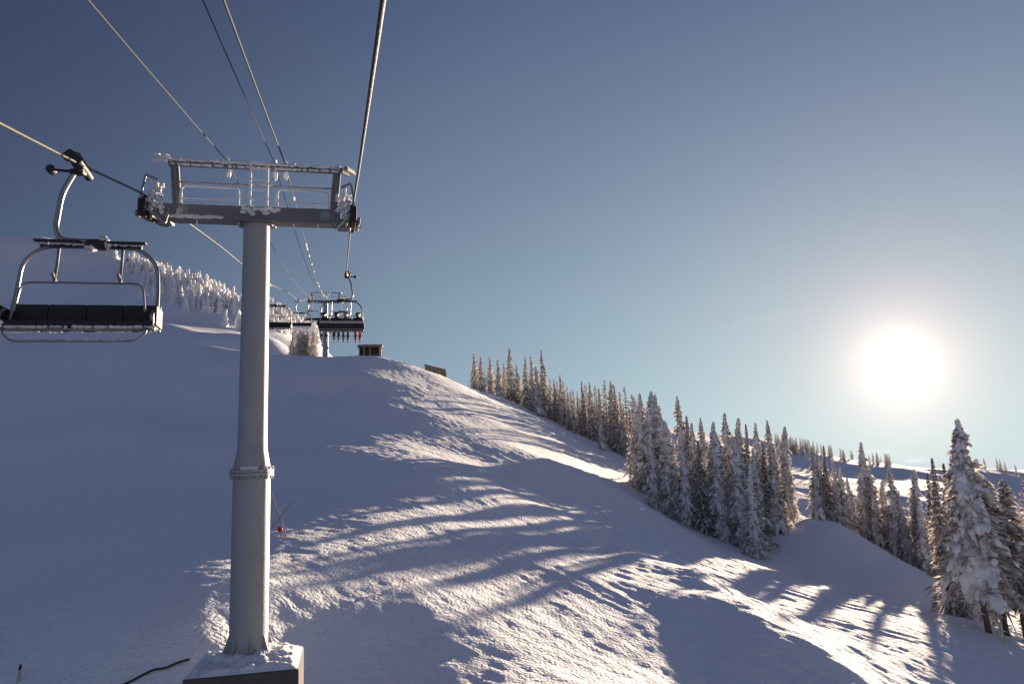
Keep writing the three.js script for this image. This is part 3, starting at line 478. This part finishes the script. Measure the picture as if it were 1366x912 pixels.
// ───────────────────────────── chairs ─────────────────────────────
function makeChair(lat, l, turn, label, group) {
  const o = thing('lift_chair', label, 'chairlift chair', group, lift(lat, ropeY(l), l)); o.rotation.y = yaw + turn;
  const c = .24, w = 1.06, hw = 1.17, zs = .33, rnd = mulberry(Math.round(l * 10));
  const grip = part('grip', [box(.16, .34, .34, -.05, .03, .06, .04, [.35, 0, .5]), box(.12, .2, .5, 0, -.05, -.12, .04, [.25, 0, 0]), box(.2, .16, .22, -.16, .10, .16, .04, [.4, .2, .7]), cyl(V(.02, -.09, -.35), V(.02, -.03, .3), .07, .07, 12), box(.24, .1, .14, -.06, -.14, 0, .03)], M.dark, o);
  part('guide_roller', [cyl(V(-.1, -.13, 0), V(-.42, -.12, .02), .026, .026, 8), cyl(V(-.47, -.12, -.04), V(-.47, -.12, .08), .075, .075, 14), cyl(V(-.42, -.12, .02), V(-.50, -.12, .02), .05, .05, 10)], M.dark, grip);
  part('hanger', [pipe([V(-.1, -.12, 0), V(-.29, -.55, 0), V(-.35, -1.18, 0), V(-.26, -1.38, 0), V(.46, -1.41, 0)], .046, .18, 12)], M.steel, o);
  const cross = part('crossbar', [box(1.6, .06, .1, c, -1.49, 0, .02), box(.34, .17, .18, c + .08, -1.45, 0, .03), box(.72, .03, .12, c - .5, -1.435, .12, .01), box(.62, .03, .12, c + .58, -1.445, .12, .01)], M.dark, o);
  part('rime', [clump(.12, .05, .1, c + .16, -1.36, 0, .5, 2.4), clump(.08, .05, .1, c + .0, -1.54, .05, .5, 2.4), clump(.05, .06, .08, c + .26, -1.47, .06, .5, 2.4), ...rimeOn(V(c - .8, -1.49, .05), V(c + .8, -1.49, .05), .03, 34, rnd, .02)], M.rime, cross);
  // bail: the hoop that carries the bench, ending in a curl that is the arm rest
  for (const sg of [-1, 1]) part('bail', pipe([V(c, -1.49, 0), V(c + sg * (w - .28), -1.51, 0), V(c + sg * w, -1.80, 0), V(c + sg * (w + .03), -2.25, .02), V(c + sg * (w + .05), -2.70, .12), V(c + sg * (w + .07), -2.98, .22), V(c + sg * (w + .07), -3.02, .46), V(c + sg * (w + .07), -2.80, .58), V(c + sg * (w + .07), -2.70, .36)], .034, .17, 12), M.steel, o);
  for (const [y, z] of [[-2.98, zs - .24], [-3.03, zs + .14]]) part('bench_tube', cyl(V(c - hw, y, z), V(c + hw, y, z), .03, .03, 8), M.steel, o);
  for (let i = 0; i < 4; i++) { const x = c - .87 + i * .58; part('seat_pad', box(.577, .10, .47, x, -2.95, zs + .0, .02), M.pad, o); part('back_pad', box(.577, .42, .07, x, -2.74, zs - .27, .02, [-.12, 0, 0]), M.pad, o); }
  for (const sg of [-1, 1]) part('end_cheek', box(.05, .34, .42, c + sg * hw, -2.80, zs - .05, .02), M.dark, o);
  part('back_rail', [box(2.3, .13, .025, c, -2.62, zs - .345, .01, [-.12, 0, 0])], M.galv, o);
  part('rime', [...rimeOn(V(c - hw, -3.01, zs + .22), V(c + hw, -3.01, zs + .22), .0, 90, rnd, .022), ...rimeOn(V(c - hw, -3.03, zs), V(c + hw, -3.03, zs), -.02, 60, rnd, .02), clump(.08, .06, .06, c - hw + .06, -2.96, zs + .2, .5, 2.4)], M.rime, o);
  // restraint bar with foot rest
  const bar = part('restraint_bar', [pipe([V(c - w + .08, -2.72, zs + .04), V(c - w + .14, -2.22, zs), V(c + w - .14, -2.22, zs), V(c + w - .08, -2.72, zs + .04)], .019, .16, 8), ...[-.50, .50].map(x => pipe([V(c + x, -1.53, .03), V(c + x + .01, -1.86, .10), V(c + x + .06, -2.22, zs)], .025, .1, 8)), ...[-.50, .50].map(x => box(.05, .2, .06, c + x + .04, -2.13, zs - .06, .015, [.5, 0, .25]))], M.steel, o);
  part('foot_rest', pipe([V(c - w + .0, -3.02, zs + .18), V(c - w + .02, -3.14, zs + .24), V(c - w + .16, -3.26, zs + .28), V(c + w - .16, -3.26, zs + .28), V(c + w - .02, -3.14, zs + .24), V(c + w, -3.02, zs + .18)], .017, .1, 8), M.steel, bar);
  part('rime', rimeOn(V(c - .1, -3.26, zs + .28), V(c + .7, -3.26, zs + .28), .01, 50, rnd, .015), M.rime, bar);
  return o;
}
makeChair(latL, 13.68, 0, 'empty chair hanging beside the big lift tower', 'empty chairs going down');
makeChair(latL, 48.8, 0, 'empty chair half hidden behind the tube of the big lift tower');
makeChair(latL, 84, 0, 'small empty chair in front of the rimed thicket');
makeChair(latL, 117, 0, 'tiny far chair beside the head of the smaller lift tower');
const loaded = makeChair(latR, 40, Math.PI, 'loaded chair carrying four riders uphill');
const loaded2 = makeChair(latR, 75, Math.PI, 'loaded chair partly hidden behind the chair of four riders');

// ───────────────────────────── riders ─────────────────────────────
function capsules(bones, N, size, center) {
  const mc = new MarchingCubes(N, new THREE.MeshBasicMaterial(), false, false, 60000), half = N / 2, k = .045; mc.isolation = 0;
  const sd = (p, b) => { const [a, c, ra, rb] = b, bx = c[0] - a[0], by = c[1] - a[1], bz = c[2] - a[2], px = p[0] - a[0], py = p[1] - a[1], pz = p[2] - a[2], t = clamp((px * bx + py * by + pz * bz) / (bx * bx + by * by + bz * bz + 1e-9)); return Math.hypot(px - bx * t, py - by * t, pz - bz * t) - mix(ra, rb, t); };
  for (let z = 0; z < N; z++) for (let y = 0; y < N; y++) for (let x = 0; x < N; x++) {
    const p = [(x - half) / half * size + center[0], (y - half) / half * size + center[1], (z - half) / half * size + center[2]]; let d = 9;
    for (const b of bones) { const e = sd(p, b), h = clamp(.5 + .5 * (d - e) / k); d = mix(d, e, h) - k * h * (1 - h); }
    mc.field[z * N * N + y * N + x] = -d;
  }
  mc.update(); const n = mc.count, pos = new Float32Array(n * 3), col = new Float32Array(n * 3);
  for (let i = 0; i < n; i++) {
    const p = [mc.positionArray[i * 3] * size + center[0], mc.positionArray[i * 3 + 1] * size + center[1], mc.positionArray[i * 3 + 2] * size + center[2]]; pos.set(p, i * 3);
    let best = 9, c = null; for (const b of bones) { const e = sd(p, b); if (e < best) { best = e; c = b[4]; } } col.set(c, i * 3);
  }
  const g = new THREE.BufferGeometry(); g.setAttribute('position', new THREE.BufferAttribute(pos, 3)); g.setAttribute('normal', new THREE.BufferAttribute(new Float32Array(mc.normalArray.slice(0, n * 3)), 3)); g.setAttribute('color', new THREE.BufferAttribute(col, 3));
  g.computeVertexNormals(); return g;
}
M.cloth = std(lin(1, 1, 1), .85, 0, { vertexColors: true });
function rider(chair, x, jacket, legs, helmet, skiCol, label, turn = 0) {
  const o = thing('person', label, 'person', 'riders on the loaded chairs'); chair.updateMatrixWorld(); o.position.copy(V(.24 + x, -2.93, .24).applyMatrix4(chair.matrixWorld)); o.rotation.y = chair.rotation.y;
  const skin = [.45, .28, .2], glove = [.02, .02, .02], boot = [.05, .05, .055], bones = [];
  const B = (a, b, ra, rb, c) => bones.push([a, b, ra, rb, c]);
  B([-.08, .1, 0], [.08, .1, 0], .15, .15, legs); B([0, .18, -.01], [0, .45, .0], .165, .185, jacket); B([-.15, .50, .0], [.15, .50, .0], .10, .10, jacket); B([0, .55, .01], [0, .66, .02], .065, .06, jacket);
  B([0, .72, .03], [0, .78, .02], .095, .10, skin); B([0, .70, .12], [0, .72, .125], .02, .02, skin);
  for (const s of [-1, 1]) {
    B([s * .10, .09, .02], [s * .13, .08, .44], .105, .085, legs); B([s * .13, .06, .46], [s * .12, -.30, .42], .08, .065, legs); B([s * .12, -.30, .42], [s * .12, -.42, .42], .075, .08, boot); B([s * .12, -.45, .38], [s * .12, -.46, .58], .055, .05, boot);
    B([s * .23, .50, 0], [s * .29, .26, .06], .075, .062, jacket); B([s * .29, .26, .06], [s * .18, .18, .30], .06, .045, jacket); B([s * .17, .18, .32], [s * .14, .19, .38], .05, .045, glove);
    for (let f = 0; f < 4; f++) B([s * (.13 + f * .018), .20, .37], [s * (.12 + f * .018), .15, .43], .014, .012, glove);
    B([s * .13, .19, .35], [s * .09, .20, .38], .015, .012, glove);
  }
  part('body', capsules(bones, 72, .78, [0, .12, .2]), M.cloth, o);
  part('helmet', [new THREE.SphereGeometry(.135, 18, 12, 0, 6.2832, 0, 1.75).translate(0, .775, .015), cyl(V(0, .735, -.10), V(0, .75, .06), .05, .11, 10)], std(helmet, .35), o);
  part('goggles', box(.17, .075, .05, 0, .755, .125, .025), M.dark, o);
  for (const s of [-1, 1]) { const sh = pipe([V(s * .12, -.50, -.35), V(s * .12, -.52, .1), V(s * .12, -.53, 1.05), V(s * .12, -.45, 1.25)], .04, .3, 8); sh.translate(0, .52, 0).scale(1, .3, 1).translate(0, -.52, 0); part('ski', sh, std(skiCol, .4), o); }
  shade(o); return o;
}
const blk = [.02, .02, .024], gry = [.16, .17, .19], nvy = [.02, .025, .05], red = [.62, .05, .03], brn = [.10, .07, .05];
rider(loaded, .93, blk, gry, lin(.02, .02, .02), lin(.3, .3, .32), 'rider in black jacket and grey trousers on the chair of four riders');
rider(loaded, .27, nvy, blk, lin(.03, .03, .03), lin(.5, .5, .52), 'rider in dark navy jacket and black trousers on the chair of four riders');
rider(loaded, -.22, brn, gry, lin(.25, .24, .22), lin(.2, .2, .22), 'rider in dark brown jacket with pale helmet on the chair of four riders');
rider(loaded, -.86, blk, red, lin(.02, .02, .02), lin(.6, .08, .05), 'rider in black jacket and bright red trousers on the chair of four riders');
rider(loaded2, .9, blk, blk, lin(.02, .02, .02), lin(.3, .3, .3), 'dark-clad rider on the farther loaded chair at its open end');
rider(loaded2, .35, brn, gry, lin(.04, .03, .03), lin(.3, .3, .3), 'rider in brown jacket on the farther loaded chair');

// ───────────────────────────── small things on the snow ─────────────────────────────
{
  const p = at(494, 471, 112), h = thing('wooden_hut', 'flat-roofed wooden hut sunk in the snow on the crest', 'hut', null, V(p.x, p.y - 1.4, p.z)); h.rotation.y = yaw * .6;
  part('roof', [box(3.7, .3, 2.8, 0, 2.35, 0, .03)], M.greyWood, h); part('roof_snow', clump(1.9, .12, 1.4, 0, 2.52, 0, .1, 1.5, 20, 8), M.snow, h);
  part('wall', [box(3.3, 2.2, .1, 0, 1.1, -1.1, .01), box(.1, 2.2, 2.2, -1.6, 1.1, 0, .01), box(.1, 2.2, 2.2, 1.6, 1.1, 0, .01), box(3.3, .9, .1, 0, .45, 1.1, .01)], M.greyWood, h);
  for (const x of [-1.58, -.9, 0, 1.4]) part('post', box(.14, 2.2, .14, x, 1.1, 1.2, .01), M.wood, h);
}
{
  const p = at(581, 497, 122), h = thing('plank_shelter', 'tilted brown plank lean-to roof poking out of the snow', 'shelter', null, V(p.x, p.y - .6, p.z)); h.rotation.y = yaw;
  for (let i = 0; i < 6; i++) part('plank', box(.58, .05, 1.9, -1.45 + i * .585, 1.15 - i * .15, 0, .008, [.95, 0, -.25]), M.wood, h);
  part('rafter', [box(3.7, .12, .16, .0, 1.62, -.62, .01, [0, 0, -.25])], M.greyWood, h);
  for (const [x, y] of [[-1.3, 1.0], [1.2, .5]]) part('post', box(.12, 2.6, .12, x, y - 1.0, -.3, .01), M.greyWood, h);
}
const bamboo = std(lin(.24, .17, .11), .7), onSnow = (u, v, f0 = 12) => { for (let F = f0; F < 140; F += .1) { const p = at(u, v, F); if (p.y < height(p.x, F)) return p; } return at(u, v, 30); };
{
  const g = onSnow(374, 716), F = -g.z, q = (u, v, d = 0) => at(u, v, F + d).sub(g), o = thing('marker_sticks', 'crossed bare sticks with a small red ball, stuck in the snow', 'marker', null, g);
  part('stick', sweep([q(352, 716), q(372, 692), q(393, 666, .2)], .02, 6), bamboo, o); part('stick', sweep([q(361, 655), q(368, 676), q(375, 690), q(384, 724)], .016, 6), bamboo, o); part('stick', sweep([q(377, 684), q(375, 700), q(374, 720)], .014, 6), bamboo, o);
  const c = q(373.5, 706, -.1); part('ball', new THREE.SphereGeometry(.115, 16, 12).translate(c.x, c.y, c.z), M.red, o);
}
{
  const g = onSnow(22, 911), F = -g.z, t = at(27, 886, F).sub(g), o = thing('stake', 'pale stake with a dark tip in the shaded snow', 'stake', null, g);
  part('shaft', cyl(V(0, -.4, 0), t.clone().multiplyScalar(.72), .05, .045, 8), std(lin(.5, .47, .42), .8), o); part('tip', cyl(t.clone().multiplyScalar(.72), t, .045, .03, 8), M.dark, o);
}
{
  const raw = []; for (let i = 0; i <= 7; i++) { const p = onSnow(mix(140, 252, i / 7), mix(922, 886, i / 7) + 3 * Math.sin(i * .9), 10); p.y = height(p.x, -p.z) + .05; raw.push(p); }
  const pts = new THREE.CatmullRomCurve3(raw).getPoints(60).map(p => p.setY(Math.max(p.y, height(p.x, -p.z) + .025)));
  const o = part('ground_cable', sweep(pts, .028, 6), M.wire, scene); o.userData = { label: 'dark cable lying on the snow beside the concrete block', category: 'cable' };
}
for (const [u, v, h] of [[538, 781, .35], [545, 779, .22]]) {
  const g = onSnow(u, v), o = thing('twig', 'bare twig poking out of the sunlit piste', 'twig', 'twigs poking out of the piste', g);
  part('stem', [sweep([V(0, -.1, 0), V(.03, h * .6, 0), V(-.02, h, .02)], .012, 5), sweep([V(.02, h * .4, 0), V(.12, h * .8, .05)], .008, 5), sweep([V(.02, h * .5, 0), V(-.1, h * .85, .03)], .008, 5)], bamboo, o);
}
let tris = 0; scene.traverse(o => { if (o.isMesh && !o.isInstancedMesh) tris += (o.geometry.index ? o.geometry.index.count : o.geometry.attributes.position.count) / 3; }); console.log('triangles', Math.round(tris));
renderer.render(scene, camera);
